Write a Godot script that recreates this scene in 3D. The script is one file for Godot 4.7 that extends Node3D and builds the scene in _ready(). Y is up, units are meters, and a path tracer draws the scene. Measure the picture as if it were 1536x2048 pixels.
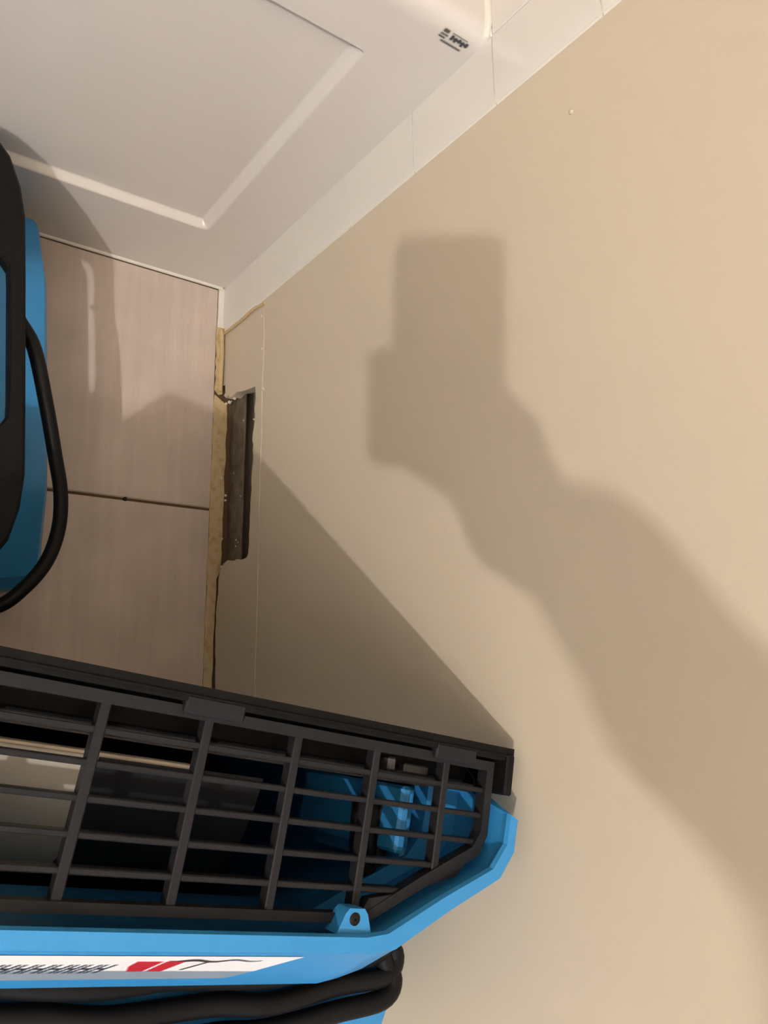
extends Node3D
# Corner of a flood-damaged bathroom: tub apron, cut-open wall, two blue air movers drying it out.
# World: wall_front is the plane z = 0 (room on +z), tub apron is the plane x = 0, floor is y = 0.

var M := {}
const CAM := Vector3(0.5154, 0.91176, 0.39905)
const CAM_R := Vector3(0.0081845, 0.5853035, -0.8107730)     # picture right
const CAM_D := Vector3(0.9783057, -0.1725320, -0.1146765)    # picture down
const CAM_F := Vector3(-0.2070048, -0.7922453, -0.5740178)   # looking direction
const LAMP := Vector3(1.455, 2.118, 1.55)

# ------------------------------------------------------------------ helpers
func mat(c: Color, rough := 0.5, metal := 0.0) -> StandardMaterial3D:
	var m := StandardMaterial3D.new()
	m.albedo_color = c; m.roughness = rough; m.metallic = metal
	return m

func noise_tex(freq: float, ramp: Array, sd := 1, normal := false, size := 512, strength := 4.0, oct := 4) -> NoiseTexture2D:
	var n := FastNoiseLite.new(); n.seed = sd; n.frequency = freq; n.fractal_octaves = oct
	var t := NoiseTexture2D.new(); t.width = size; t.height = size; t.seamless = true; t.noise = n
	if normal:
		t.as_normal_map = true; t.bump_strength = strength
	elif ramp.size() > 0:
		var g := Gradient.new(); var offs := PackedFloat32Array(); var cols := PackedColorArray()
		for i in ramp.size():
			offs.append(float(i) / max(1, ramp.size() - 1)); cols.append(ramp[i])
		g.offsets = offs; g.colors = cols; t.color_ramp = g
	return t

func tri(T: PackedVector3Array, a: Vector3, b: Vector3, c: Vector3) -> void:
	T.append(a); T.append(b); T.append(c)

func quad(T: PackedVector3Array, a: Vector3, b: Vector3, c: Vector3, d: Vector3) -> void:
	tri(T, a, b, c); tri(T, a, c, d)

# triangles -> mesh; normals smoothed below the crease angle; closed shapes are turned outwards
func to_mesh(T: PackedVector3Array, crease := 35.0, orient := true) -> ArrayMesh:
	var n := T.size() / 3
	var vol := 0.0
	for i in n:
		vol += T[3 * i].dot(T[3 * i + 1].cross(T[3 * i + 2]))
	var flip := orient and vol < 0.0      # counter-clockwise seen from outside gives vol > 0
	var fn := PackedVector3Array(); fn.resize(n)
	var keys := {}
	for i in n:
		var a := T[3 * i]; var b := T[3 * i + 1]; var c := T[3 * i + 2]
		var nn := (b - a).cross(c - a)
		if flip: nn = -nn
		fn[i] = nn
		for k in 3:
			var key := Vector3i((T[3 * i + k] * 20000.0).round())
			if keys.has(key): keys[key].append(i)
			else: keys[key] = [i]
	var st := SurfaceTool.new(); st.begin(Mesh.PRIMITIVE_TRIANGLES)
	var lim := cos(deg_to_rad(crease))
	for i in n:
		if fn[i].length_squared() < 1e-22: continue
		var me := fn[i].normalized()
		var order := [0, 2, 1] if not flip else [0, 1, 2]     # Godot front faces run clockwise
		for k in order:
			var p := T[3 * i + k]
			var s := Vector3.ZERO
			for j in keys[Vector3i((p * 20000.0).round())]:
				var o: Vector3 = fn[j]
				if o.length_squared() < 1e-22: continue
				if o.normalized().dot(me) > lim: s += o
			st.set_normal(s.normalized() if s.length_squared() > 1e-24 else me)
			st.add_vertex(p)
	return st.commit()

var used := {}
func numbered(called: String) -> String:
	if not used.has(called):
		used[called] = 0; return called
	used[called] += 1
	return "%s_%03d" % [called, used[called]]

func put(mesh: Mesh, called: String, m: Material, parent: Node = self) -> MeshInstance3D:
	var o := MeshInstance3D.new()
	o.mesh = mesh; o.material_override = m
	o.name = numbered(called) if parent == self else called
	parent.add_child(o, true)
	return o

func obj(called: String, T: PackedVector3Array, m: Material, parent: Node = self, crease := 35.0, orient := true) -> MeshInstance3D:
	return put(to_mesh(T, crease, orient), called, m, parent)

func tag(o: Node, label: String, category: String, group := "") -> void:
	o.set_meta("label", label); o.set_meta("category", category)
	if group != "": o.set_meta("group", group)

func struct(o: Node, label := "") -> Node:
	o.set_meta("kind", "structure")
	if label != "": o.set_meta("label", label)
	return o

func thing(called: String, label: String, category: String, xf := Transform3D.IDENTITY, group := "") -> Node3D:
	var o := Node3D.new(); o.name = numbered(called); add_child(o); o.transform = xf
	tag(o, label, category, group)
	return o

# box with chamfered edges
func bbox(T: PackedVector3Array, lo: Vector3, hi: Vector3, b := 0.0) -> void:
	if b <= 0.0:
		var p := []
		for i in 8: p.append(Vector3(hi.x if i & 1 else lo.x, hi.y if i & 2 else lo.y, hi.z if i & 4 else lo.z))
		for q in [[0, 4, 6, 2], [1, 3, 7, 5], [0, 1, 5, 4], [2, 6, 7, 3], [0, 2, 3, 1], [4, 5, 7, 6]]:
			quad(T, p[q[0]], p[q[1]], p[q[2]], p[q[3]])
		return
	var c := (lo + hi) * 0.5; var h := (hi - lo) * 0.5
	b = min(b, min(h.x, min(h.y, h.z)) * 0.95)
	var pts := {}
	for sx in [-1, 1]:
		for sy in [-1, 1]:
			for sz in [-1, 1]:
				var k := [sx, sy, sz]
				pts[k] = [c + Vector3(sx * h.x, sy * (h.y - b), sz * (h.z - b)), c + Vector3(sx * (h.x - b), sy * h.y, sz * (h.z - b)), c + Vector3(sx * (h.x - b), sy * (h.y - b), sz * h.z)]
	var add := func(l: Array) -> void:
		var ctr := Vector3.ZERO
		for v in l: ctr += v
		ctr /= l.size()
		var nn: Vector3 = (l[1] - l[0]).cross(l[2] - l[0])
		if nn.dot(ctr - c) < 0: l.reverse()
		for i in range(1, l.size() - 1): tri(T, l[0], l[i], l[i + 1])
	for s in [-1, 1]:
		add.call([pts[[s, -1, -1]][0], pts[[s, 1, -1]][0], pts[[s, 1, 1]][0], pts[[s, -1, 1]][0]])
		add.call([pts[[-1, s, -1]][1], pts[[1, s, -1]][1], pts[[1, s, 1]][1], pts[[-1, s, 1]][1]])
		add.call([pts[[-1, -1, s]][2], pts[[1, -1, s]][2], pts[[1, 1, s]][2], pts[[-1, 1, s]][2]])
	for s in [-1, 1]:
		for t in [-1, 1]:
			add.call([pts[[s, t, -1]][0], pts[[s, t, -1]][1], pts[[s, t, 1]][1], pts[[s, t, 1]][0]])
			add.call([pts[[s, -1, t]][0], pts[[s, -1, t]][2], pts[[s, 1, t]][2], pts[[s, 1, t]][0]])
			add.call([pts[[-1, s, t]][1], pts[[-1, s, t]][2], pts[[1, s, t]][2], pts[[1, s, t]][1]])
			for u in [-1, 1]: add.call([pts[[s, t, u]][0], pts[[s, t, u]][1], pts[[s, t, u]][2]])

func box_mesh(lo: Vector3, hi: Vector3, b := 0.0) -> ArrayMesh:
	var T := PackedVector3Array(); bbox(T, lo, hi, b)
	return to_mesh(T, 30.0)

# closed loops of equal count joined in order
func loft(T: PackedVector3Array, loops: Array, cap0 := true, cap1 := true) -> void:
	for i in loops.size() - 1:
		var a: PackedVector3Array = loops[i]; var b: PackedVector3Array = loops[i + 1]; var n := a.size()
		for k in n: quad(T, a[k], a[(k + 1) % n], b[(k + 1) % n], b[k])
	if cap0: fan(T, loops[0], true)
	if cap1: fan(T, loops[-1], false)

func fan(T: PackedVector3Array, l: PackedVector3Array, rev: bool) -> void:
	var c := Vector3.ZERO
	for p in l: c += p
	c /= l.size()
	for k in l.size():
		if rev: tri(T, c, l[(k + 1) % l.size()], l[k])
		else: tri(T, c, l[k], l[(k + 1) % l.size()])

# polygon in a plane (2D points mapped by o + x*ax + y*ay), extruded along az by depth
func prism(T: PackedVector3Array, poly: PackedVector2Array, o: Vector3, ax: Vector3, ay: Vector3, az: Vector3) -> void:
	var idx := Geometry2D.triangulate_polygon(poly)
	for i in range(0, idx.size(), 3):
		var p := []
		for k in 3: p.append(o + ax * poly[idx[i + k]].x + ay * poly[idx[i + k]].y)
		if (p[1] - p[0]).cross(p[2] - p[0]).dot(az) > 0: p.reverse()
		tri(T, p[0], p[1], p[2]); tri(T, p[0] + az, p[2] + az, p[1] + az)
	var area := 0.0
	for i in poly.size(): area += poly[i].cross(poly[(i + 1) % poly.size()])
	var fwd := area * ax.cross(ay).dot(az) > 0
	for i in poly.size():
		var a := o + ax * poly[i].x + ay * poly[i].y
		var q := poly[(i + 1) % poly.size()]
		var b := o + ax * q.x + ay * q.y
		if fwd: quad(T, a, b, b + az, a + az)
		else: quad(T, b, a, a + az, b + az)

func smooth_path(pts: Array, per := 6) -> PackedVector3Array:
	var out := PackedVector3Array()
	for i in pts.size() - 1:
		var p0: Vector3 = pts[max(0, i - 1)]; var p1: Vector3 = pts[i]; var p2: Vector3 = pts[i + 1]; var p3: Vector3 = pts[min(pts.size() - 1, i + 2)]
		for k in per: out.append(p1.cubic_interpolate(p2, p0, p3, float(k) / per))
	out.append(pts[-1])
	return out

func tube(T: PackedVector3Array, path: PackedVector3Array, r: float, sides := 12) -> void:
	var up := Vector3.UP
	var loops := []
	for i in path.size():
		var d := (path[min(i + 1, path.size() - 1)] - path[max(i - 1, 0)]).normalized()
		if i == 0 and absf(d.dot(up)) > 0.9: up = Vector3.RIGHT
		var x := up.cross(d).normalized(); up = d.cross(x).normalized()
		var l := PackedVector3Array()
		for k in sides:
			var a := TAU * k / sides
			l.append(path[i] + (x * cos(a) + up * sin(a)) * r)
		loops.append(l)
	loft(T, loops)

# profile of Vector2(radius, height) turned about an axis
func lathe(T: PackedVector3Array, prof: Array, o: Vector3, axis: Vector3, sides := 24) -> void:
	var x := axis.cross(Vector3.UP if absf(axis.y) < 0.9 else Vector3.RIGHT).normalized(); var y := axis.cross(x).normalized()
	var loops := []
	for p in prof:
		var l := PackedVector3Array()
		for k in sides:
			var a := TAU * k / sides
			l.append(o + axis * p.y + (x * cos(a) + y * sin(a)) * max(p.x, 0.00005))
		loops.append(l)
	loft(T, loops)

# tapered capsules [a, b, ra, rb] joined smoothly and meshed as surface nets
func nets(T: PackedVector3Array, bones: Array, cell: float, k: float, grow := 0.0) -> void:
	var lo := Vector3.ONE * 1e9; var hi := -lo
	var mg := cell * 2.0 + 3.0 / k
	for b in bones:
		var r: float = max(b[2], b[3]) + grow + mg
		for e in 2:
			lo = lo.min(b[e] - Vector3.ONE * r); hi = hi.max(b[e] + Vector3.ONE * r)
	var N := Vector3i(((hi - lo) / cell).ceil()) + Vector3i.ONE
	var F := PackedFloat32Array(); F.resize(N.x * N.y * N.z)
	for b in bones:
		var A: Vector3 = b[0]; var B: Vector3 = b[1]; var ra: float = b[2] + grow; var rb: float = b[3] + grow
		var r: float = max(ra, rb) + mg
		var i0 := Vector3i(((A.min(B) - Vector3.ONE * r - lo) / cell).floor()).clamp(Vector3i.ZERO, N - Vector3i.ONE)
		var i1 := Vector3i(((A.max(B) + Vector3.ONE * r - lo) / cell).ceil()).clamp(Vector3i.ZERO, N - Vector3i.ONE)
		var ab := B - A; var ll: float = max(ab.length_squared(), 1e-9)
		for z in range(i0.z, i1.z + 1):
			for y in range(i0.y, i1.y + 1):
				var row := (z * N.y + y) * N.x
				for x in range(i0.x, i1.x + 1):
					var p := lo + Vector3(x, y, z) * cell
					var t := clampf((p - A).dot(ab) / ll, 0.0, 1.0)
					var dd := p.distance_to(A + ab * t) - lerpf(ra, rb, t)
					if dd < mg: F[row + x] += exp(-k * dd)
	var V := {}
	for z in N.z - 1:
		for y in N.y - 1:
			for x in N.x - 1:
				var m := 0; var vals := []
				for c in 8:
					var f := F[((z + (c >> 2)) * N.y + y + ((c >> 1) & 1)) * N.x + x + (c & 1)]
					vals.append(f)
					if f >= 1.0: m |= 1 << c
				if m == 0 or m == 255: continue
				var s := Vector3.ZERO; var cnt := 0
				for e in [[0, 1], [2, 3], [4, 5], [6, 7], [0, 2], [1, 3], [4, 6], [5, 7], [0, 4], [1, 5], [2, 6], [3, 7]]:
					var ia: int = e[0]; var ib: int = e[1]
					if ((m >> ia) & 1) == ((m >> ib) & 1): continue
					var fa := log(max(vals[ia], 1e-6)); var fb := log(max(vals[ib], 1e-6))
					var t := clampf(fa / (fa - fb), 0.0, 1.0)
					s += Vector3(ia & 1, (ia >> 1) & 1, ia >> 2).lerp(Vector3(ib & 1, (ib >> 1) & 1, ib >> 2), t); cnt += 1
				V[(z * N.y + y) * N.x + x] = lo + (Vector3(x, y, z) + s / cnt) * cell
	var st := [1, N.x, N.x * N.y]
	for key in V:
		for ax in 3:
			var a1: int = st[(ax + 1) % 3]; var a2: int = st[(ax + 2) % 3]
			var in0 := F[key] >= 1.0; var in1 := F[key + st[ax]] >= 1.0
			if in0 == in1: continue
			if not (V.has(key - a1) and V.has(key - a2) and V.has(key - a1 - a2)): continue
			if in0: quad(T, V[key], V[key - a1], V[key - a1 - a2], V[key - a2])
			else: quad(T, V[key], V[key - a2], V[key - a1 - a2], V[key - a1])

# ------------------------------------------------------------------ materials
func make_materials() -> void:
	M.paint = mat(Color(0.80, 0.745, 0.66), 0.42)
	M.paint.normal_enabled = true; M.paint.normal_texture = noise_tex(0.02, [], 5, true, 512, 2.0); M.paint.normal_scale = 0.25
	M.paint.uv1_triplanar = true; M.paint.uv1_world_triplanar = true; M.paint.uv1_scale = Vector3.ONE * 9.0
	M.other_paint = mat(Color(0.78, 0.745, 0.695), 0.6)
	M.ceiling_paint = mat(Color(0.90, 0.88, 0.84), 0.8)
	M.enamel = mat(Color(0.84, 0.81, 0.785), 0.2)
	M.wall_tile = mat(Color(0.87, 0.85, 0.82), 0.18)
	M.wall_grout = mat(Color(0.88, 0.85, 0.80), 0.8)
	M.caulk = mat(Color(0.90, 0.87, 0.83), 0.35)
	M.old_caulk = mat(Color(0.78, 0.69, 0.55), 0.6)
	M.old_caulk.albedo_texture = noise_tex(0.03, [Color(0.88, 0.82, 0.68), Color(0.97, 0.96, 0.93), Color(1, 1, 1)], 12, false, 512, 4.0, 2)
	M.old_caulk.uv1_triplanar = true; M.old_caulk.uv1_world_triplanar = true; M.old_caulk.uv1_scale = Vector3.ONE * 5.0
	M.gypsum = mat(Color(0.84, 0.79, 0.70), 0.9)
	M.grout = mat(Color(0.36, 0.27, 0.18), 0.85)
	M.dirt_grout = mat(Color(0.16, 0.11, 0.07), 0.9)
	# floor tile: fine stripes running along x, and soft cloudy tone
	for v in 3:
		var m := mat(Color(0.83, 0.76, 0.71), 0.38)
		var img := Image.create(256, 256, false, Image.FORMAT_RGB8)
		var n1 := FastNoiseLite.new(); n1.seed = 40 + v; n1.frequency = 0.06
		var n2 := FastNoiseLite.new(); n2.seed = 60 + v; n2.frequency = 0.012
		for y in 256:
			for x in 256:
				var s := n1.get_noise_2d(x * 0.05, y * 1.3) * 0.035 + n1.get_noise_2d(x * 0.3 + 500.0, y * 5.0) * 0.014 + n2.get_noise_2d(x, y) * 0.05
				img.set_pixel(x, y, Color(0.94 + s, 0.94 + s * 1.05, 0.94 + s * 1.1))
		m.albedo_texture = ImageTexture.create_from_image(img)
		M["floor_tile_%d" % v] = m
	M.sub = mat(Color(0.30, 0.26, 0.22), 0.9)
	M.sole = mat(Color(0.50, 0.47, 0.43), 0.4, 0.25)
	M.sole.albedo_texture = noise_tex(0.02, [Color(0.62, 0.57, 0.5), Color(0.85, 0.82, 0.78), Color(1, 1, 1)], 22)
	M.sole.uv1_triplanar = true; M.sole.uv1_world_triplanar = true; M.sole.uv1_scale = Vector3(4, 5, 5)
	M.cavity = mat(Color(0.60, 0.55, 0.48), 0.95)
	M.blue = mat(Color(0.20, 0.54, 0.775), 0.38)
	M.blue.normal_enabled = true; M.blue.normal_texture = noise_tex(0.08, [], 8, true, 256, 2.0); M.blue.normal_scale = 0.12
	M.blue.uv1_triplanar = true; M.blue.uv1_scale = Vector3.ONE * 14.0
	M.black = mat(Color(0.088, 0.085, 0.085), 0.55); M.black.metallic_specular = 0.25
	M.black.albedo_texture = noise_tex(0.025, [Color(0.8, 0.8, 0.8), Color(0.9, 0.9, 0.9), Color(1, 1, 1)], 31)
	M.black.uv1_triplanar = true; M.black.uv1_scale = Vector3.ONE * 9.0
	M.liner = mat(Color(0.27, 0.26, 0.265), 0.33)  # black plastic lightened in colour to stand for its reflected sheen
	M.grille = mat(Color(0.125, 0.123, 0.135), 0.5); M.grille.metallic_specular = 0.35
	M.rubber = mat(Color(0.07, 0.066, 0.068), 0.5); M.rubber.metallic_specular = 0.3
	M.steel = mat(Color(0.80, 0.77, 0.72), 0.42, 0.6)
	M.dark_steel = mat(Color(0.13, 0.135, 0.15), 0.3, 0.2)
	M.lit_edge = mat(Color(0.80, 0.74, 0.66), 0.35, 0.3)  # pale tone paints the light caught on the plate edge
	M.screw = mat(Color(0.10, 0.09, 0.085), 0.4, 0.5)
	M.brass = mat(Color(0.7, 0.68, 0.64), 0.25, 1.0)
	M.phone = mat(Color(0.05, 0.05, 0.06), 0.2)
	M.skin = mat(Color(0.78, 0.58, 0.48), 0.55)
	M.shirt = mat(Color(0.84, 0.83, 0.83), 0.9)  # unseen shirt, made pale to bounce light onto the lower wall
	M.trousers = mat(Color(0.55, 0.54, 0.54), 0.9)
	M.hair = mat(Color(0.16, 0.12, 0.09), 0.7)
	M.shoe = mat(Color(0.12, 0.11, 0.10), 0.6)

# ------------------------------------------------------------------ air mover
# local frame, lying flat: x across (centre 0), y up from the base, z from rear (0) to outlet (0.53)
const HW := 0.218
func section(z: float, yt: float, hw: float, y0: float, cs := 1.0) -> PackedVector3Array:
	var wide := [Vector2(0, 0.36), Vector2(0.001, 0.52), Vector2(0.011, 0.65), Vector2(0.049, 0.81), Vector2(0.086, 0.982), Vector2(0.10, 1.0)]
	var boxy := [Vector2(0, 0.70), Vector2(0.002, 0.80), Vector2(0.008, 0.90), Vector2(0.020, 0.96), Vector2(0.035, 0.99), Vector2(0.05, 1.0)]
	var h: Array = [Vector2(hw, y0)]
	for i in 6:
		var q: Vector2 = boxy[i].lerp(wide[i], cs)
		h.append(Vector2(hw - q.x, max(q.y * yt, y0 + 0.0015 * (i + 1))))
	var l := PackedVector3Array()
	for i in h.size(): l.append(Vector3(-h[i].x, h[i].y, min(z, 0.485) if i == 0 else z))
	for i in range(h.size() - 1, -1, -1): l.append(Vector3(h[i].x, h[i].y, min(z, 0.485) if i == 0 else z))
	return l

func make_air_mover(label: String, with_wrap: bool) -> Node3D:
	var t := thing("air_mover", label, "air mover", Transform3D.IDENTITY, "air movers drying the bathroom floor")
	# shell: outer skin, rim, inner skin
	var T := PackedVector3Array()
	var loops := []
	for s in [[0.0, 0.098, 0.198, 1.0], [0.004, 0.105, 0.204, 1.0], [0.035, 0.114, 0.207, 1.0], [0.055, 0.128, 0.208, 1.0], [0.10, 0.20, 0.208, 0.6], [0.17, 0.238, 0.206, 0.3], [0.26, 0.25, 0.206, 0.15], [0.36, 0.245, 0.205, 0.1], [0.43, 0.222, 0.204, 0.1], [0.446, 0.212, 0.202, 0.1], [0.450, 0.200, 0.196, 0.1], [0.4505, 0.122, 0.188, 1.0], [0.474, 0.118, 0.186, 1.0], [0.476, 0.146, 0.214, 1.0], [0.479, 0.1495, 0.2165, 1.0], [0.50, 0.139, 0.2175, 1.0], [0.527, 0.1225, 0.2175, 1.0], [0.530, 0.1212, 0.2170, 1.0]]:
		loops.append(section(s[0], s[1], s[2], 0.026, s[3]))
	for s in [[0.530, 0.1135, 0.2105], [0.527, 0.1125, 0.2097], [0.518, 0.1165, 0.2130], [0.49, 0.1165, 0.2130], [0.44, 0.112, 0.2075], [0.36, 0.14, 0.200], [0.25, 0.20, 0.200], [0.12, 0.18, 0.200], [0.06, 0.10, 0.195]]:
		loops.append(section(s[0], s[1], s[2], 0.030))
	loft(T, loops)
	var shell := obj("shell", T, M.blue, t, 28.0)
	# screw lugs on the rim
	for sx in [-1, 1]:
		T = PackedVector3Array()
		prism(T, PackedVector2Array([Vector2(-0.0125, 0), Vector2(-0.0085, -0.010), Vector2(-0.006, -0.0128), Vector2(0.004, -0.0128), Vector2(0.0065, -0.010), Vector2(0.0105, 0)]), Vector3(sx * 0.1035, 0.113, 0.5255), Vector3(sx * -1, 0, 0), Vector3(0, 1, 0), Vector3(0, 0, -0.012))
		var lug := obj("lug", T, M.blue, shell)
		T = PackedVector3Array()
		lathe(T, [Vector2(0, -0.002), Vector2(0.0034, -0.002), Vector2(0.0034, 0.0004), Vector2(0.0022, 0.0010), Vector2(0.0008, 0.0010), Vector2(0.0006, 0.0002), Vector2(0, 0.0002)], Vector3(sx * 0.1035, 0.1055, 0.5255), Vector3(0, 0, 1), 14)
		obj("screw", T, M.screw, shell)
	# inner scroll wall ribs seen through the end cells
	for sx in [-1, 1]:
		T = PackedVector3Array()
		bbox(T, Vector3(sx * 0.160 - 0.004, 0.034, 0.36), Vector3(sx * 0.160 + 0.004, 0.075, 0.485), 0.002)
		bbox(T, Vector3(sx * 0.176 - 0.003, 0.034, 0.36), Vector3(sx * 0.176 + 0.003, 0.085, 0.47), 0.002)
		obj("inner_rib", T, M.blue, shell)
	# black base: skid plate, inner plate, end cheeks
	T = PackedVector3Array()
	prism(T, PackedVector2Array([Vector2(-0.19, 0), Vector2(0.19, 0), Vector2(0.206, 0.03), Vector2(HW, 0.20), Vector2(HW, 0.520), Vector2(-HW, 0.520), Vector2(-HW, 0.20), Vector2(-0.206, 0.03)]), Vector3.ZERO, Vector3.RIGHT, Vector3(0, 0, 1), Vector3(0, 0.0085, 0))
	bbox(T, Vector3(-HW + 0.003, 0.0045, 0.515), Vector3(HW - 0.003, 0.0060, 0.5212), 0.0004)
	obj("skid_plate", T, M.black, t)
	T = PackedVector3Array()
	bbox(T, Vector3(-0.198, 0.0085, 0.004), Vector3(0.198, 0.026, 0.498), 0.002)
	obj("base_tray", T, M.black, t)
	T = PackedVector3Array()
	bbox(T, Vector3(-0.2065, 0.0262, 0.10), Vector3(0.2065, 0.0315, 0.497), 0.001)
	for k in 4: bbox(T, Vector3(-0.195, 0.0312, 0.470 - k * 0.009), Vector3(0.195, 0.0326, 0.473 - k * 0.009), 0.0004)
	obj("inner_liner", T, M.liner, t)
	for sx in [-1, 1]:
		T = PackedVector3Array()
		bbox(T, Vector3(sx * (HW - 0.0042) - 0.0035, 0.004, 0.40), Vector3(sx * (HW - 0.0042) + 0.0035, 0.030, 0.5225), 0.0012)
		obj("end_cheek", T, M.black, t)
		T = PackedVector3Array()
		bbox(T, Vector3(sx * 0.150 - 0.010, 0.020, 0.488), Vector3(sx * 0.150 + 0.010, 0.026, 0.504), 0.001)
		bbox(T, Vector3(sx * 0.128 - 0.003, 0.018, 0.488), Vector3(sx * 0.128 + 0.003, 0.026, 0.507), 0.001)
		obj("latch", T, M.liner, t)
	# outlet grille: frame, clips, slats, bars
	T = PackedVector3Array()
	var fo := PackedVector2Array(); var fi := PackedVector2Array()
	for p in [Vector2(0.2045, 0.0105), Vector2(0.2045, 0.056), Vector2(0.199, 0.068), Vector2(0.162, 0.0865), Vector2(0.118, 0.1095)]: fo.append(p)
	for p in [Vector2(0.1985, 0.0165), Vector2(0.1985, 0.054), Vector2(0.193, 0.0635), Vector2(0.157, 0.0815), Vector2(0.115, 0.1045)]: fi.append(p)
	var n := fo.size()
	for i in range(n - 1, -1, -1):
		fo.append(Vector2(-fo[i].x, fo[i].y)); fi.append(Vector2(-fi[i].x, fi[i].y))
	var g0 := 0.508; var g1 := 0.5165
	var ring := []
	for w in [[fo, g0], [fo, g1], [fi, g1], [fi, g0]]:
		var l := PackedVector3Array()
		for p in w[0]: l.append(Vector3(p.x, p.y, w[1]))
		ring.append(l)
	ring.append(ring[0])
	loft(T, ring, false, false)
	for sx in [-1, 1]:     # gussets where slats meet the sloping corner
		for g in [[0.170, 0.0765, 0.020], [0.118, 0.0985, 0.018]]:
			prism(T, PackedVector2Array([Vector2(0, 0), Vector2(g[2], -0.003), Vector2(g[2] * 0.6, 0.007), Vector2(-g[2] * 0.4, 0.013)]), Vector3(sx * g[0], g[1] - 0.002, g0 + 0.001), Vector3(sx, 0, 0), Vector3(0, 1, 0), Vector3(0, 0, 0.007))
	var grille := obj("grille", T, M.grille, t, 25.0)
	for cx in [-0.168, 0.0, 0.168]:
		T = PackedVector3Array()
		bbox(T, Vector3(cx - 0.017, 0.0050, 0.510), Vector3(cx + 0.017, 0.0145, 0.5205), 0.0012)
		obj("clip", T, M.grille, grille)
	var edge := func(y: float) -> float:     # half length of a slat at height y
		for i in range(0, n - 1):
			if y <= fi[i + 1].y and y >= fi[i].y:
				return lerpf(fi[i].x, fi[i + 1].x, (y - fi[i].y) / max(1e-5, fi[i + 1].y - fi[i].y))
		return fi[0].x
	for y in [0.029, 0.0445, 0.0605, 0.0765, 0.092]:
		T = PackedVector3Array()
		var e: float = edge.call(y) + 0.003
		bbox(T, Vector3(-e, y - 0.0016, 0.504), Vector3(e, y + 0.0016, 0.5145), 0.0006)
		obj("slat", T, M.grille, grille)
	for k in 7:
		var x := -0.165 + 0.055 * k
		var top := 0.1065
		if absf(x) > 0.15: top = 0.0835
		T = PackedVector3Array()
		bbox(T, Vector3(x - 0.0026, 0.0135, 0.507), Vector3(x + 0.0026, top, 0.5155), 0.0007)
		obj("bar", T, M.grille, grille)
	# sheet-metal scroll plate over the fan, dark coated and uncoated, plus a pale strip painting its lit edge
	for q in [[-0.068, 0.034, "scroll_plate", M.dark_steel], [0.0345, 0.2055, "motor_plate", M.steel]]:
		T = PackedVector3Array()
		var pl := []
		for v in [[0.0425, 0.458], [0.060, 0.453], [0.080, 0.444], [0.098, 0.430], [0.110, 0.410], [0.1165, 0.38], [0.1125, 0.38], [0.106, 0.408], [0.095, 0.426], [0.078, 0.440], [0.058, 0.449], [0.0425, 0.453]]:
			pl.append(Vector2(v[0], v[1]))
		prism(T, PackedVector2Array(pl), Vector3(q[0], 0, 0), Vector3(0, 1, 0), Vector3(0, 0, 1), Vector3(q[1] - q[0], 0, 0))
		obj(q[2], T, q[3], t, 30.0)
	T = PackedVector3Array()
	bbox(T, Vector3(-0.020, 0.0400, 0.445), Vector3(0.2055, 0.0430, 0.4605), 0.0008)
	obj("lit_lip", T, M.lit_edge, t)
	T = PackedVector3Array()
	lathe(T, [Vector2(0, 0), Vector2(0.075, 0), Vector2(0.078, 0.004), Vector2(0.078, 0.27), Vector2(0.07, 0.28), Vector2(0, 0.28)], Vector3(-0.14, 0.112, 0.22), Vector3(1, 0, 0), 40)
	obj("fan_wheel", T, M.dark_steel, t)
	# handle at the rear: black bow with a slot
	T = PackedVector3Array()
	var ho := PackedVector2Array(); var hi := PackedVector2Array()
	for q in [Vector2(0.0, 0.026), Vector2(0.06, 0.026), Vector2(0.12, 0.0265), Vector2(0.150, 0.0305), Vector2(0.178, 0.0395), Vector2(0.200, 0.056), Vector2(0.210, 0.085), Vector2(0.210, 0.15)]: ho.append(q)
	for q in [Vector2(0.0, 0.040), Vector2(0.055, 0.040), Vector2(0.068, 0.0405), Vector2(0.0765, 0.046), Vector2(0.079, 0.056), Vector2(0.079, 0.066), Vector2(0.074, 0.076), Vector2(0.060, 0.080)]: hi.append(q)
	var hn := ho.size()
	for i in range(hn - 1, 0, -1):
		ho.append(Vector2(-ho[i].x, ho[i].y)); hi.append(Vector2(-hi[i].x, hi[i].y))
	var rg := []
	for w in [[ho, 0.1885, 0.0], [ho, 0.2005, 0.0], [ho, 0.2040, 0.004], [hi, 0.2040, -0.003], [hi, 0.2005, 0.0], [hi, 0.1885, 0.0]]:
		var l := PackedVector3Array()
		for i in w[0].size():
			var p: Vector2 = w[0][i]
			var c := Vector2(0, 0.06 if w[0] == hi else 0.11)
			p = p + (c - p).normalized() * float(w[2])
			l.append(Vector3(p.x, w[1], p.y + 0.0155))
		rg.append(l)
	rg.append(rg[0])
	loft(T, rg, false, false)
	for sx in [-1, 1]: bbox(T, Vector3(sx * 0.19 - 0.014, 0.10, 0.10), Vector3(sx * 0.19 + 0.014, 0.19, 0.162), 0.004)
	obj("handle", T, M.black, t, 30.0)
	# printed strip on the lip
	var sti := PackedVector3Array(); var suv := PackedVector2Array()
	var st := SurfaceTool.new(); st.begin(Mesh.PRIMITIVE_TRIANGLES)
	var prof := [[0.5245, 0.1237], [0.515, 0.1296], [0.505, 0.1358], [0.4965, 0.1407]]
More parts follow.
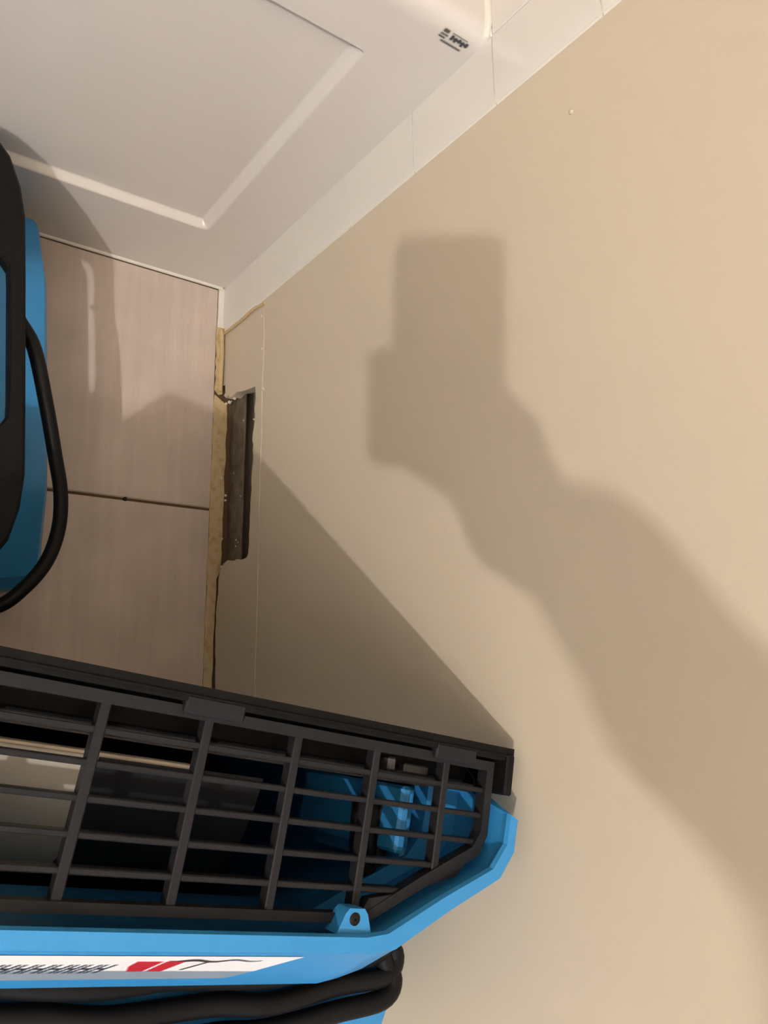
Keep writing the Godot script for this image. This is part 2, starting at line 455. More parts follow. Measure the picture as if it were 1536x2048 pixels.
	for i in 3:
		var a: Array = prof[i]; var b: Array = prof[i + 1]
		var xa := -0.076 + 0.010 * i; var xb := -0.076 + 0.010 * (i + 1)
		var p := [Vector3(xa, a[1] + 0.0007, a[0]), Vector3(0.10, a[1] + 0.0007, a[0]), Vector3(0.10, b[1] + 0.0007, b[0]), Vector3(xb, b[1] + 0.0007, b[0])]
		var uv := []
		for v in p: uv.append(Vector2((v.x + 0.076) / 0.176, (0.5245 - v.z) / 0.028))
		for q in [0, 2, 1, 0, 3, 2]:
			st.set_uv(uv[q]); st.set_normal(Vector3(0, 0.85, 0.52)); st.add_vertex(p[q])
	var dm := mat(Color.WHITE, 0.35); dm.albedo_texture = strip_print()
	put(st.commit(), "printed_strip", dm, t)
	# power cord wound in the groove behind the lip
	if with_wrap:
		for k in 4:
			T = PackedVector3Array()
			var z: float = [0.4665, 0.4595, 0.4590, 0.4600][k]
			var y: float = [0.136, 0.148, 0.163, 0.178][k]
			var ex: float = [0.166, 0.179, 0.187, 0.187][k]
			var yc: float = [0.119, 0.135, 0.149, 0.162][k]
			var pts := []
			for sx in [-1, 1]:
				var e := [Vector3(sx * (ex - 0.028), 0.045, z), Vector3(sx * (ex - 0.024), yc * 0.66, z), Vector3(sx * (ex - 0.010), yc - 0.022, z), Vector3(sx * ex, yc - 0.009, z + 0.001), Vector3(sx * (ex - 0.008), yc + 0.002, z + 0.002), Vector3(sx * (ex - 0.040), lerpf(yc, y, 0.55), z + 0.003 * sin(k * 2.0))]
				if sx == 1: e.reverse()
				pts.append_array(e)
				if sx == -1:
					for i in 7:
						var xx := lerpf(-0.10, 0.10, i / 6.0)
						pts.append(Vector3(xx, y + 0.006 * cos(xx * 11.0 - 0.3) + 0.0012 * sin(i * 2.1 + k), z + 0.0015 * sin(i * 1.7 + k * 1.3)))
			tube(T, smooth_path(pts, 5), 0.0065, 12)
			obj("power_cord", T, M.rubber, t)
	return t

func strip_print() -> ImageTexture:
	var w := 1024; var h := 168
	var img := Image.create(w, h, false, Image.FORMAT_RGB8)
	img.fill(Color(0.93, 0.91, 0.92))
	# u = 0 is the pointed end beside the wall; grey band along the lower edge
	var nz := FastNoiseLite.new(); nz.seed = 3; nz.frequency = 0.02
	for x in w:
		var top := int(lerpf(112.0, 92.0, float(x) / w))
		for y in range(top, h):
			img.set_pixel(x, y, Color(0.52, 0.57, 0.63))
	# thin black flourish, red emblem, dark slanted lettering
	for x in range(130, 420):
		var a := int(26 + 6.0 * sin(x * 0.05)); var th := int(lerpf(5.0, 18.0, (x - 130) / 290.0))
		for y in range(a, a + th): img.set_pixel(x, y, Color(0.16, 0.14, 0.15))
	for i in 60:
		for y in 3:
			for x in 10: img.set_pixel(290 + i + x, min(h - 1, 34 + i + y), Color(0.15, 0.13, 0.14))
	for y in range(36, 106):
		var k := (y - 36) / 70.0
		for x in range(int(370 + 40 * k), int(520 - 20 * absf(k - 0.5))):
			if absf(x - 430 - 30 * k) > 5: img.set_pixel(x, y, Color(0.72, 0.12, 0.20))
	var x0 := 555
	var rng := RandomNumberGenerator.new(); rng.seed = 77
	for g in 11:
		var gw := rng.randi_range(26, 40)
		for y in range(58, 116):
			var sl := int((y - 58) * 0.7)
			for x in gw:
				var bar := x < 9 or (x > gw - 9 and rng.seed % 2 == 1) or (absf(y - 86) < 6) or (g % 3 == 0 and y < 58) or (g % 2 == 1 and y > 114) or (g % 4 == 2 and x > gw - 8)
				if bar: img.set_pixel(clampi(x0 + x + sl, 0, w - 1), y, Color(0.13, 0.16, 0.22))
		x0 += gw + 7
		if x0 > w - 50: break
	img.resize(w / 6, h / 6, Image.INTERPOLATE_LANCZOS); img.resize(w, h, Image.INTERPOLATE_CUBIC)
	return ImageTexture.create_from_image(img)

# ------------------------------------------------------------------ setting
func build_room() -> void:
	var T := PackedVector3Array()
	# floor slab and 12-inch tiles
	var fl := put(box_mesh(Vector3(-0.80, -0.10, -0.12), Vector3(1.68, -0.0018, 2.5)), "floor", M.grout)
	struct(fl, "bathroom floor of beige twelve-inch tiles with brown grout joints")
	var pitch := 0.3048; var half := 0.1508
	var tm := []
	for v in 3:
		var st := SurfaceTool.new(); st.begin(Mesh.PRIMITIVE_TRIANGLES)
		var b := 0.0014
		var o := [Vector2(-half, -half), Vector2(half, -half), Vector2(half, half), Vector2(-half, half)]
		var ins := []
		for p in o: ins.append(p * ((half - b) / half))
		var f := func(p: Vector2, y: float, nn: Vector3) -> void:
			st.set_uv(Vector2(p.x / (2 * half) + 0.5, p.y / (2 * half) + 0.5)); st.set_normal(nn); st.add_vertex(Vector3(p.x, y, p.y))
		for q in [0, 1, 2, 0, 2, 3]: f.call(ins[q], 0.0, Vector3.UP)
		for i in 4:
			var j := (i + 1) % 4
			var e := Vector2(o[i] + o[j]).normalized(); var nn := Vector3(e.x, 1, e.y).normalized(); var ns := Vector3(e.x, 0, e.y)
			for c in [[ins[i], 0.0], [o[i], -b], [o[j], -b], [ins[i], 0.0], [o[j], -b], [ins[j], 0.0]]: f.call(c[0], c[1], nn)
			for c in [[o[i], -b], [o[i], -0.006], [o[j], -0.006], [o[i], -b], [o[j], -0.006], [o[j], -b]]: f.call(c[0], c[1], ns)
		tm.append(st.commit())
	for i in 6:
		for j in 8:
			var o := put(tm[(i * 2 + j) % 3], "tile", M["floor_tile_%d" % ((i * 2 + j) % 3)], fl)
			o.position = Vector3(0.0010 + pitch * (i + 0.5), 0, 0.009 + pitch * (j + 0.5))
			if i == 5: o.scale.x = 0.175; o.position.x = 1.5255 + 0.0265
			elif (i + j) % 2: o.rotation.y = PI
	# plain walls and ceiling
	struct(put(box_mesh(Vector3(-0.86, 0, -0.12), Vector3(-0.76, 2.44, 2.5)), "wall_left", M.other_paint), "wall along the far side of the tub")
	T = PackedVector3Array()
	bbox(T, Vector3(1.58, 0, -0.12), Vector3(1.68, 2.44, 0.16))
	bbox(T, Vector3(1.58, 0, 1.06), Vector3(1.68, 2.44, 2.5))
	bbox(T, Vector3(1.58, 2.05, 0.16), Vector3(1.68, 2.44, 1.06))
	struct(obj("wall_right", T, M.other_paint), "side wall with the doorway and the lamp")
	T = PackedVector3Array()
	for z in [[0.10, 0.175], [1.045, 1.12]]: bbox(T, Vector3(1.566, 0, z[0]), Vector3(1.694, 2.11, z[1]), 0.003)
	bbox(T, Vector3(1.566, 2.035, 0.175), Vector3(1.694, 2.11, 1.045), 0.003)
	struct(obj("trim_1", T, M.ceiling_paint), "white painted casing round the doorway")
	# hall and glowing window beyond the doorway, added unseen for cool fill light
	struct(put(box_mesh(Vector3(1.68, -0.10, -0.12), Vector3(2.66, 0.0, 1.6)), "floor", M.other_paint), "hall floor beyond the doorway")
	struct(put(box_mesh(Vector3(1.68, 2.44, -0.12), Vector3(2.66, 2.54, 1.6)), "ceiling", M.ceiling_paint), "hall ceiling beyond the doorway")
	for z in [[-0.12, -0.02, "wall_hall_front"], [1.50, 1.60, "wall_hall_back"]]:
		struct(put(box_mesh(Vector3(1.68, 0, z[0]), Vector3(2.66, 2.44, z[1])), z[2], M.other_paint), "end wall of the hall")
	T = PackedVector3Array()
	bbox(T, Vector3(2.56, 0, -0.02), Vector3(2.66, 0.80, 1.50)); bbox(T, Vector3(2.56, 2.10, -0.02), Vector3(2.66, 2.44, 1.50))
	bbox(T, Vector3(2.56, 0.80, -0.02), Vector3(2.66, 2.10, 0.14)); bbox(T, Vector3(2.56, 0.80, 1.10), Vector3(2.66, 2.10, 1.50))
	struct(obj("wall_hall_side", T, M.other_paint), "hall wall with the added window")
	var wm := mat(Color(0.8, 0.88, 1.0), 0.3); wm.emission_enabled = true; wm.emission = Color(0.80, 0.90, 1.0); wm.emission_energy_multiplier = 0.4
	var win := put(box_mesh(Vector3(2.585, 0.80, 0.14), Vector3(2.60, 2.10, 1.10)), "added_window_1", wm)
	struct(win, "added unseen hall window giving cool fill light")
	T = PackedVector3Array()
	for z in [0.14, 0.60, 1.06]: bbox(T, Vector3(2.57, 0.80, z), Vector3(2.60, 2.10, z + 0.04), 0.003)
	for y in [0.80, 1.43, 2.06]: bbox(T, Vector3(2.57, y, 0.14), Vector3(2.60, y + 0.04, 1.10), 0.003)
	obj("added_window_frame", T, M.ceiling_paint, win)
	struct(put(box_mesh(Vector3(-0.76, 0, 2.40), Vector3(1.58, 2.44, 2.5)), "wall_back", M.other_paint), "back wall of the bathroom")
	struct(put(box_mesh(Vector3(-0.76, 0, 1.530), Vector3(0.02, 2.44, 1.62)), "wall_alcove", M.other_paint), "short wall closing the tub alcove")
	struct(put(box_mesh(Vector3(-0.86, 2.44, -0.12), Vector3(1.68, 2.54, 2.5)), "ceiling", M.ceiling_paint), "plain white bathroom ceiling")
	# the damaged wall: half-inch board with a ragged cut-out at its foot, cavity and back board behind
	var rng := RandomNumberGenerator.new(); rng.seed = 11
	var foot := PackedVector2Array()
	foot.append(Vector2(1.58, 2.44)); foot.append(Vector2(-0.76, 2.44)); foot.append(Vector2(-0.76, 0.0))
	foot.append(Vector2(0.06, 0.0015)); foot.append(Vector2(0.11, 0.002)); foot.append(Vector2(0.138, 0.002))
	foot.append(Vector2(0.139, 0.009)); foot.append(Vector2(0.150, 0.010)); foot.append(Vector2(0.153, 0.006))
	var cut := [Vector2(0.158, 0.012), Vector2(0.157, 0.022), Vector2(0.162, 0.030), Vector2(0.160, 0.045), Vector2(0.164, 0.060), Vector2(0.167, 0.078), Vector2(0.169, 0.097), Vector2(0.178, 0.0985)]
	for p in cut: foot.append(p)
	var x := 0.186
	while x < 0.366:
		foot.append(Vector2(x, lerpf(0.0985, 0.0915, (x - 0.18) / 0.19) + rng.randf_range(-0.0016, 0.0014) - (0.004 if absf(x - 0.232) < 0.006 else 0.0)))
		x += rng.randf_range(0.005, 0.010)
	for p in [Vector2(0.374, 0.0905), Vector2(0.3775, 0.086), Vector2(0.379, 0.070), Vector2(0.376, 0.060), Vector2(0.378, 0.045), Vector2(0.374, 0.034), Vector2(0.3775, 0.022), Vector2(0.384, 0.014), Vector2(0.392, 0.010)]: foot.append(p)
	x = 0.40
	while x < 0.62:
		foot.append(Vector2(x, 0.0085 + 0.003 * sin(x * 38.0) + rng.randf_range(-0.0012, 0.0012)))
		x += 0.012
	foot.append(Vector2(0.66, 0.006)); foot.append(Vector2(1.58, 0.004))
	T = PackedVector3Array()
	prism(T, foot, Vector3.ZERO, Vector3.RIGHT, Vector3.UP, Vector3(0, 0, -0.0127))
	var wf := obj("wall_front", T, M.paint, self, 30.0)
	struct(wf, "cream painted wall with a ragged cut-out along its foot")
	T = PackedVector3Array()
	bbox(T, Vector3(-0.76, 0.0, -0.12), Vector3(1.55, 2.44, -0.10))
	obj("back_board", T, M.cavity, wf)
	T = PackedVector3Array()
	bbox(T, Vector3(-0.70, 0.0, -0.0160), Vector3(1.54, 0.0425, -0.0135), 0.0006)
	bbox(T, Vector3(-0.70, 0.0125, -0.0136), Vector3(1.54, 0.0140, -0.0128), 0.0003)
	obj("track_leg", T, M.sole, wf)
	T = PackedVector3Array()
	bbox(T, Vector3(-0.75, -0.001, -0.0995), Vector3(1.56, 0.004, -0.0162))
	obj("cavity_floor", T, M.cavity, wf)
	for sx in [-0.05, 0.62, 1.1]:
		T = PackedVector3Array()
		bbox(T, Vector3(sx, 0.0045, -0.0990), Vector3(sx + 0.038, 2.43, -0.0165), 0.0015)
		obj("stud", T, M.cavity, wf)
	# torn board crumbs round the cut-out
	for i in 26:
		var p: Vector3
		if i < 9: p = Vector3(rng.randf_range(0.150, 0.168), rng.randf_range(0.004, 0.05), rng.randf_range(-0.010, 0.001))
		elif i < 18: p = Vector3(rng.randf_range(0.17, 0.375), rng.randf_range(0.087, 0.097), rng.randf_range(-0.012, -0.002))
		else: p = Vector3(rng.randf_range(0.16, 0.38), 0.0018, rng.randf_range(-0.010, 0.006))
		var r := rng.randf_range(0.0008, 0.0026)
		T = PackedVector3Array()
		var pr := [Vector2(0, -r), Vector2(r * 0.9, -r * 0.4), Vector2(r * rng.randf_range(0.6, 1.0), r * 0.5), Vector2(0, r * rng.randf_range(0.6, 1.0))]
		lathe(T, pr, p, Vector3(rng.randf_range(-1, 1), rng.randf_range(0.2, 1), rng.randf_range(-1, 1)).normalized(), 6)
		obj("crumb", T, M.gypsum, wf, 10.0)
	# scar of the removed baseboard: raised paint ridge and a ragged adhesive line at the foot
	T = PackedVector3Array()
	var top := PackedVector3Array(); x = 0.064
	while x < 1.0:
		top.append(Vector3(x, 0.1165 + 0.0008 * sin(x * 60.0) + rng.randf_range(-0.0009, 0.0009), -0.0004 + rng.randf_range(-0.0004, 0.0003)))
		x += 0.012
	tube(T, top, 0.0009, 6)
	obj("paint_ridge", T, M.paint, wf)
	T = PackedVector3Array()
	tube(T, smooth_path([Vector3(0.066, 0.004, 0.002), Vector3(0.067, 0.05, 0.002), Vector3(0.066, 0.09, 0.002), Vector3(0.069, 0.118, 0.000)], 4), 0.0019, 8)
	obj("caulk_bead", T, M.old_caulk, wf)
	T = PackedVector3Array()
	var adh := PackedVector2Array()
	x = 0.058
	while x <= 0.15:
		adh.append(Vector2(x, 0.0115 + rng.randf_range(-0.0015, 0.0012))); x += 0.008
	adh.append(Vector2(0.152, 0.006)); adh.append(Vector2(0.150, 0.0008)); adh.append(Vector2(0.058, 0.0008))
	prism(T, adh, Vector3(0, 0.0006, 0), Vector3.RIGHT, Vector3(0, 0, 1), Vector3(0, 0.0022, 0))
	obj("old_adhesive", T, M.old_caulk, wf)
	T = PackedVector3Array()
	adh = PackedVector2Array()
	x = 0.152
	while x <= 0.62:
		adh.append(Vector2(x, 0.0115 + rng.randf_range(-0.0012, 0.0012))); x += 0.011
	while x >= 0.152:
		adh.append(Vector2(x, (-0.0070 if x < 0.385 else 0.0) + rng.randf_range(-0.0015, 0.0010))); x -= 0.011
	prism(T, adh, Vector3(0, -0.001, 0), Vector3.RIGHT, Vector3(0, 0, 1), Vector3(0, 0.0016, 0))
	obj("old_adhesive", T, M.old_caulk, wf)
	T = PackedVector3Array()
	bbox(T, Vector3(-0.002, -0.003, 0.0), Vector3(0.0645, 0.0008, 0.0100), 0.0006)
	obj("caulk_bead", T, M.caulk, wf)
	T = PackedVector3Array()
	tube(T, smooth_path([Vector3(0.061, 0.0035, 0.006), Vector3(0.09, 0.004, 0.004), Vector3(0.12, 0.004, 0.0045), Vector3(0.147, 0.003, 0.004)], 4), 0.0030, 8)
	obj("caulk_bead", T, M.old_caulk, wf)
	for p in [Vector3(0.118, 0.595, 0), Vector3(0.665, 0.452, 0), Vector3(0.082, 0.109, 0), Vector3(0.126, 0.112, 0), Vector3(0.180, 0.119, 0)]:
		T = PackedVector3Array()
		lathe(T, [Vector2(0.0022, -0.0005), Vector2(0.0018, 0.0008), Vector2(0.0009, 0.0014), Vector2(0, 0.0015)], p, Vector3(0, 0, 1), 8)
		obj("paint_nib", T, M.paint, wf)
	# plaster specks stuck to the metal track, dirt spot in the floor joint
	for i in 7:
		var sp := Vector3(rng.randf_range(0.165, 0.372), rng.randf_range(0.010, 0.041), -0.0132)
		T = PackedVector3Array()
		lathe(T, [Vector2(rng.randf_range(0.0008, 0.0016), -0.0004), Vector2(0.0006, 0.0004), Vector2(0, 0.0005)], sp, Vector3(rng.randf_range(-0.4, 0.4), rng.randf_range(-0.4, 0.4), 1).normalized(), 5)
		obj("crumb", T, M.gypsum, wf, 10.0)
	T = PackedVector3Array()
	lathe(T, [Vector2(0.0030, -0.001), Vector2(0.0026, 0.0004), Vector2(0, 0.0008)], Vector3(0.3058, -0.0004, 0.118), Vector3.UP, 8)
	obj("dirt", T, M.dirt_grout, fl)
	# wall tiles: bullnose strip beside the tub, field above it
	var ts := 0.1070; var z1 := 0.0026
	var edge_tile := PackedVector3Array()      # rounded on its free edge
	var pr2 := PackedVector2Array([Vector2(0, 0), Vector2(0, z1 - 0.0008), Vector2(0.0008, z1), Vector2(0.0440, z1), Vector2(0.0520, z1 - 0.0003), Vector2(0.0590, z1 - 0.0010), Vector2(0.0635, z1 - 0.0020), Vector2(0.0645, 0)])
	prism(edge_tile, pr2, Vector3(0, 0.0006, 0), Vector3.RIGHT, Vector3(0, 0, 1), Vector3(0, ts - 0.0012, 0))
	var em := to_mesh(edge_tile, 40.0)
	for k in 19:
		var o := put(em, "tile", M.wall_tile, wf)
		o.position = Vector3(-0.0015, -0.0135 + ts * k, 0.0)
		if k == 0: o.scale = Vector3(1, 0.87, 1); o.position.y = 0.0
	var fm := box_mesh(Vector3(0.0005, 0.0005, 0), Vector3(ts - 0.0005, ts - 0.0005, z1), 0.0008)
	for i in 7:
		for k in range(4, 19):
			var o := put(fm, "tile", M.wall_tile, wf)
			o.position = Vector3(-ts * (i + 1) - 0.0020, -0.0135 + ts * k, 0.0)
	T = PackedVector3Array()
	bbox(T, Vector3(-0.76, 0.0, 0.0), Vector3(0.0610, 2.02, z1 - 0.0016))
	obj("tile_grout", T, M.wall_grout, wf)

func apron_depth(y: float, z: float) -> float:      # the pressed panel in the tub's apron
	var y0 := 0.120; var y1 := 0.449; var z0 := 0.078; var z1 := 1.446
	var fall := func(t: float, w: float) -> float: return smoothstep(0.0, 1.0, clampf(t / w, 0.0, 1.0))
	return 0.0095 * fall.call(y - y0, 0.0065) * fall.call(y1 - y, 0.0035) * fall.call(z - z0, 0.011) * fall.call(z1 - z, 0.011)

func build_tub() -> void:
	var t := thing("bathtub", "white enamelled bathtub with a recessed panel pressed into its apron", "bathtub")
	# apron as a relief grid
	var ys := [0.004, 0.05, 0.10, 0.118]
	for i in 12: ys.append(0.1195 + i * 0.00085)
	for y in [0.16, 0.25, 0.35, 0.43]: ys.append(y)
	for i in 9: ys.append(0.4445 + i * 0.0006)
	for y in [0.46, 0.48, 0.497]: ys.append(y)
	var zs := [0.0022, 0.03, 0.06, 0.076]
	for i in 14: zs.append(0.0775 + i * 0.0013)
	for z in [0.12, 0.2, 0.3, 0.5, 0.8, 1.1, 1.3, 1.4]: zs.append(z)
	for i in 14: zs.append(1.4295 + i * 0.0013)
	for z in [1.46, 1.50, 1.524]: zs.append(z)
	var T := PackedVector3Array()
	for i in ys.size() - 1:
		for j in zs.size() - 1:
			var v := func(y: float, z: float) -> Vector3: return Vector3(-apron_depth(y, z), y, z)
			quad(T, v.call(ys[i], zs[j]), v.call(ys[i + 1], zs[j]), v.call(ys[i + 1], zs[j + 1]), v.call(ys[i], zs[j + 1]))
	# rolled top edge, rim and basin lofted from rounded rectangles
	var rr := func(x0: float, x1: float, za: float, zb: float, y: float, r: float) -> PackedVector3Array:
		var l := PackedVector3Array()
		for c in [[x1 - r, zb - r, 0.0], [x0 + r, zb - r, PI / 2], [x0 + r, za + r, PI], [x1 - r, za + r, PI * 1.5]]:
			for k in 7:
				var a: float = c[2] + k * PI / 12
				l.append(Vector3(c[0] + r * cos(a), y, c[1] + r * sin(a)))
		return l
	var loops := []
	loops.append(rr.call(-0.755, 0.0, 0.0022, 1.524, 0.497, 0.0006))
	loops.append(rr.call(-0.755, 0.0, 0.0022, 1.524, 0.502, 0.0006))
	loops.append(rr.call(-0.755, -0.0012, 0.0022, 1.524, 0.509, 0.0006))
	loops.append(rr.call(-0.755, -0.0045, 0.0022, 1.524, 0.515, 0.0006))
	loops.append(rr.call(-0.755, -0.0095, 0.0022, 1.524, 0.5188, 0.0006))
	loops.append(rr.call(-0.755, -0.0160, 0.0022, 1.524, 0.5200, 0.0006))
	loops.append(rr.call(-0.70, -0.072, 0.09, 1.45, 0.5200, 0.10))
	loops.append(rr.call(-0.692, -0.080, 0.098, 1.442, 0.516, 0.10))
	loops.append(rr.call(-0.686, -0.086, 0.104, 1.436, 0.506, 0.10))
	loops.append(rr.call(-0.66, -0.115, 0.16, 1.38, 0.22, 0.12))
	loops.append(rr.call(-0.63, -0.145, 0.21, 1.33, 0.16, 0.12))
	loops.append(rr.call(-0.56, -0.215, 0.29, 1.25, 0.145, 0.10))
	loft(T, loops, false, true)
	obj("tub_shell", T, M.enamel, t, 40.0, false)
	# maker's mark: small dark emblem, word and line, printed flat near the top corner
	var img := Image.create(128, 64, false, Image.FORMAT_RGBA8); img.fill(Color(0.25, 0.26, 0.28, 0.0))
	var ink := Color(0.22, 0.23, 0.26, 0.95); var soft := Color(0.30, 0.28, 0.26, 0.8)
	img.fill_rect(Rect2i(6, 4, 22, 16), soft); img.fill_rect(Rect2i(4, 26, 30, 6), soft); img.fill_rect(Rect2i(4, 38, 26, 6), ink)
	for k in 5: img.fill_rect(Rect2i(44 + k * 15, 14 + k % 2 * 3, 11, 22 - k % 3 * 2), ink)
	img.fill_rect(Rect2i(40, 6, 64, 4), soft); img.fill_rect(Rect2i(46, 22, 70, 6), ink)
	img.fill_rect(Rect2i(22, 52, 84, 5), ink)
	img.resize(26, 13, Image.INTERPOLATE_LANCZOS); img.resize(128, 64, Image.INTERPOLATE_CUBIC)
	var dm := mat(Color.WHITE, 0.4); dm.albedo_texture = ImageTexture.create_from_image(img); dm.transparency = BaseMaterial3D.TRANSPARENCY_ALPHA
	var st := SurfaceTool.new(); st.begin(Mesh.PRIMITIVE_TRIANGLES)
	var c := [Vector3(0.0004, 0.5085, 0.0415), Vector3(0.0004, 0.5085, 0.0095), Vector3(0.0004, 0.4935, 0.0095), Vector3(0.0004, 0.4935, 0.0415)]
	c[0].x = 0.0003; c[1].x = 0.0003
	var uv := [Vector2(0, 0), Vector2(1, 0), Vector2(1, 1), Vector2(0, 1)]
	for q in [0, 1, 2, 0, 2, 3]:
		st.set_uv(uv[q]); st.set_normal(Vector3.RIGHT); st.add_vertex(c[q])
	put(st.commit(), "printed_mark", dm, t)
	# caulk bead at the floor and up the wall
	T = PackedVector3Array()
	tube(T, PackedVector3Array([Vector3(0.0005, 0.002, 0.006), Vector3(0.0005, 0.002, 0.7), Vector3(0.0005, 0.002, 1.52)]), 0.0026, 8)
	obj("caulk_bead", T, M.caulk, t)
	T = PackedVector3Array()
	tube(T, PackedVector3Array([Vector3(-0.004, 0.508, 0.000), Vector3(-0.006, 0.5155, 0.0025), Vector3(-0.013, 0.5198, 0.0042), Vector3(-0.3, 0.5203, 0.0045), Vector3(-0.75, 0.5203, 0.0045)]), 0.0038, 12)
	obj("caulk_bead", T, M.caulk, t)

func build_lamp() -> void:
	var t := thing("wall_lamp", "single globe wall lamp on a short metal arm", "lamp", Transform3D(Basis.IDENTITY, Vector3(1.58, LAMP.y - 0.03, LAMP.z)))
	var T := PackedVector3Array()
	lathe(T, [Vector2(0, 0), Vector2(0.055, 0), Vector2(0.055, 0.008), Vector2(0.045, 0.016), Vector2(0, 0.018)], Vector3.ZERO, Vector3(-1, 0, 0), 28)
	obj("backplate", T, M.brass, t)
	T = PackedVector3Array()
	tube(T, smooth_path([Vector3(-0.01, 0, 0), Vector3(-0.06, -0.045, 0), Vector3(-0.115, -0.045, 0), Vector3(-0.13, -0.012, 0)], 5), 0.007, 10)
	obj("arm", T, M.brass, t)
	var g := SphereMesh.new(); g.radius = 0.030; g.height = 0.060
	var em := mat(Color(1.0, 0.93, 0.82), 0.5); em.emission_enabled = true; em.emission = Color(1.0, 0.95, 0.88); em.emission_energy_multiplier = 6.0
	var o := put(g, "bulb", em, t); o.position = Vector3(-0.13, 0.03, 0)

func build_person() -> void:
	# photographer, outside the frame: the raised arm and phone throw the shadow on the wall
	var dn := CAM_D; var r := CAM_R; var b := -CAM_F
	var P := func(rr: float, dd: float, bb: float) -> Vector3: return CAM + r * rr + dn * dd + b * bb
	# phone
	var bs := Basis(r, -dn, b)
	var ph := thing("phone", "dark smartphone held up in the photographer's hand", "phone", Transform3D(bs, CAM))
	var T := PackedVector3Array()
	var l := []
	for s in [[0.0022, 0.0025], [0.0030, 0.0008], [0.0050, 0.0], [0.0085, 0.0], [0.0100, 0.0012], [0.0104, 0.003]]:
		var lp := PackedVector3Array()
		for c in [[0.0145, 0.0145, 0.0], [-0.0570, 0.0145, PI / 2], [-0.0570, -0.1325, PI], [0.0145, -0.1325, PI * 1.5]]:
			for k in 6:
				var a: float = c[2] + k * PI / 10
				var q := 0.011
				var cx: float = c[0] - signf(c[0] + 0.02) * q; var cy: float = c[1] - signf(c[1] + 0.05) * q
				lp.append(Vector3(cx + (q - s[1]) * cos(a), cy + (q - s[1]) * sin(a), s[0]))
		l.append(lp)
	loft(T, l)
	obj("phone_body", T, M.phone, ph)
	# body
	var wrist: Vector3 = P.call(0.012, 0.155, 0.034)
	var sh := Vector3(0.965, 1.315, 0.63)
	var mid := Vector3(0.752, 1.052, 0.47)
	var elbow := Vector3(0.858, 1.164, 0.54)
	var pel := Vector3(1.47, 0.90, 0.66); var chest := Vector3(1.35, 1.18, 0.63); var nk := Vector3(1.19, 1.40, 0.60); var head := Vector3(1.15, 1.545, 0.57)
	var shr := Vector3(1.39, 1.35, 0.55)
	var torso := [[pel + Vector3(-0.04, 0, 0.0), pel + Vector3(0.04, 0, 0), 0.105, 0.105], [pel, chest, 0.10, 0.098], [chest + Vector3(-0.02, 0.05, 0), shr, 0.085, 0.05], [chest + Vector3(-0.08, 0.15, 0), sh, 0.05, 0.030], [chest, nk, 0.085, 0.05]]
	var arm_up := [[sh, elbow, 0.033, 0.027]]
	var fore := [[elbow, mid, 0.028, 0.029], [mid, wrist, 0.030, 0.027]]
	var relb := Vector3(1.49, 1.10, 0.52); var rwr := Vector3(1.48, 0.88, 0.44)
	var rarm := [[shr, relb, 0.052, 0.042], [relb, rwr, 0.040, 0.027]]
	var legs := []
	var feet := []
	for s in [-1, 1]:
		var hp := pel + Vector3(0.085 * s, -0.03, 0); var kn := Vector3(1.46 + 0.10 * s, 0.48, 0.60); var an := Vector3(1.46 + 0.10 * s, 0.085, 0.66)
		legs.append([hp, kn, 0.088, 0.058]); legs.append([kn, kn.lerp(an, 0.3), 0.055, 0.056]); legs.append([kn.lerp(an, 0.3), an, 0.056, 0.038])
		feet.append([an + Vector3(0, -0.045, 0.03), an + Vector3(-0.03, -0.05, -0.16), 0.036, 0.030])
	var person := thing("person", "person in a pale shirt reaching out an arm to hold a phone", "person")
	T = PackedVector3Array()
	nets(T, torso + arm_up + fore + rarm + legs + feet + [[nk, head + Vector3(0, -0.05, 0), 0.055, 0.055]], 0.014, 160.0)
	# head
	var fd := Vector3(-0.75, -0.35, -0.55).normalized()
	var sd := fd.cross(Vector3.UP).normalized(); var up := sd.cross(fd).normalized()
	nets(T, [[head - fd * 0.02 + up * 0.02, head + fd * 0.02 + up * 0.03, 0.078, 0.072], [head + fd * 0.030 + up * 0.01, head + fd * 0.042 - up * 0.072, 0.062, 0.036], [head - fd * 0.01 - up * 0.03, head - up * 0.09, 0.055, 0.05], [head + fd * 0.085 + up * 0.01, head + fd * 0.108 - up * 0.022, 0.008, 0.013], [head + fd * 0.082 - up * 0.052 - sd * 0.018, head + fd * 0.082 - up * 0.052 + sd * 0.018, 0.008, 0.008], [head + sd * 0.078, head + sd * 0.084 - up * 0.03, 0.016, 0.010], [head - sd * 0.078, head - sd * 0.084 - up * 0.03, 0.016, 0.010], [head + fd * 0.084 + up * 0.028 + sd * 0.015, head + fd * 0.084 + up * 0.028 + sd * 0.045, 0.010, 0.008], [head + fd * 0.084 + up * 0.028 - sd * 0.015, head + fd * 0.084 + up * 0.028 - sd * 0.045, 0.010, 0.008]], 0.006, 260.0)
	# hand round the lower end of the phone
	var hb := []
	var pal0: Vector3 = P.call(0.002, 0.140, 0.036)
	for i in 4:
		var dd: float = 0.074 + i * 0.0175
		var k0: Vector3 = P.call(-0.040, dd, 0.029); var k1: Vector3 = P.call(-0.066, dd - 0.003, 0.012)
		var ln: float = [0.9, 1.0, 0.95, 0.75][i]
		var k2: Vector3 = P.call(-0.064, dd - 0.005, -0.008); var k3: Vector3 = P.call(-0.064 + 0.030 * ln, dd - 0.008, -0.0095)
		hb.append([pal0, k0, 0.017, 0.0125]); hb.append([k0, k1, 0.0100, 0.0092]); hb.append([k1, k2, 0.0090, 0.0084]); hb.append([k2, k3, 0.0082, 0.0072])
	hb.append([wrist, pal0, 0.026, 0.022])
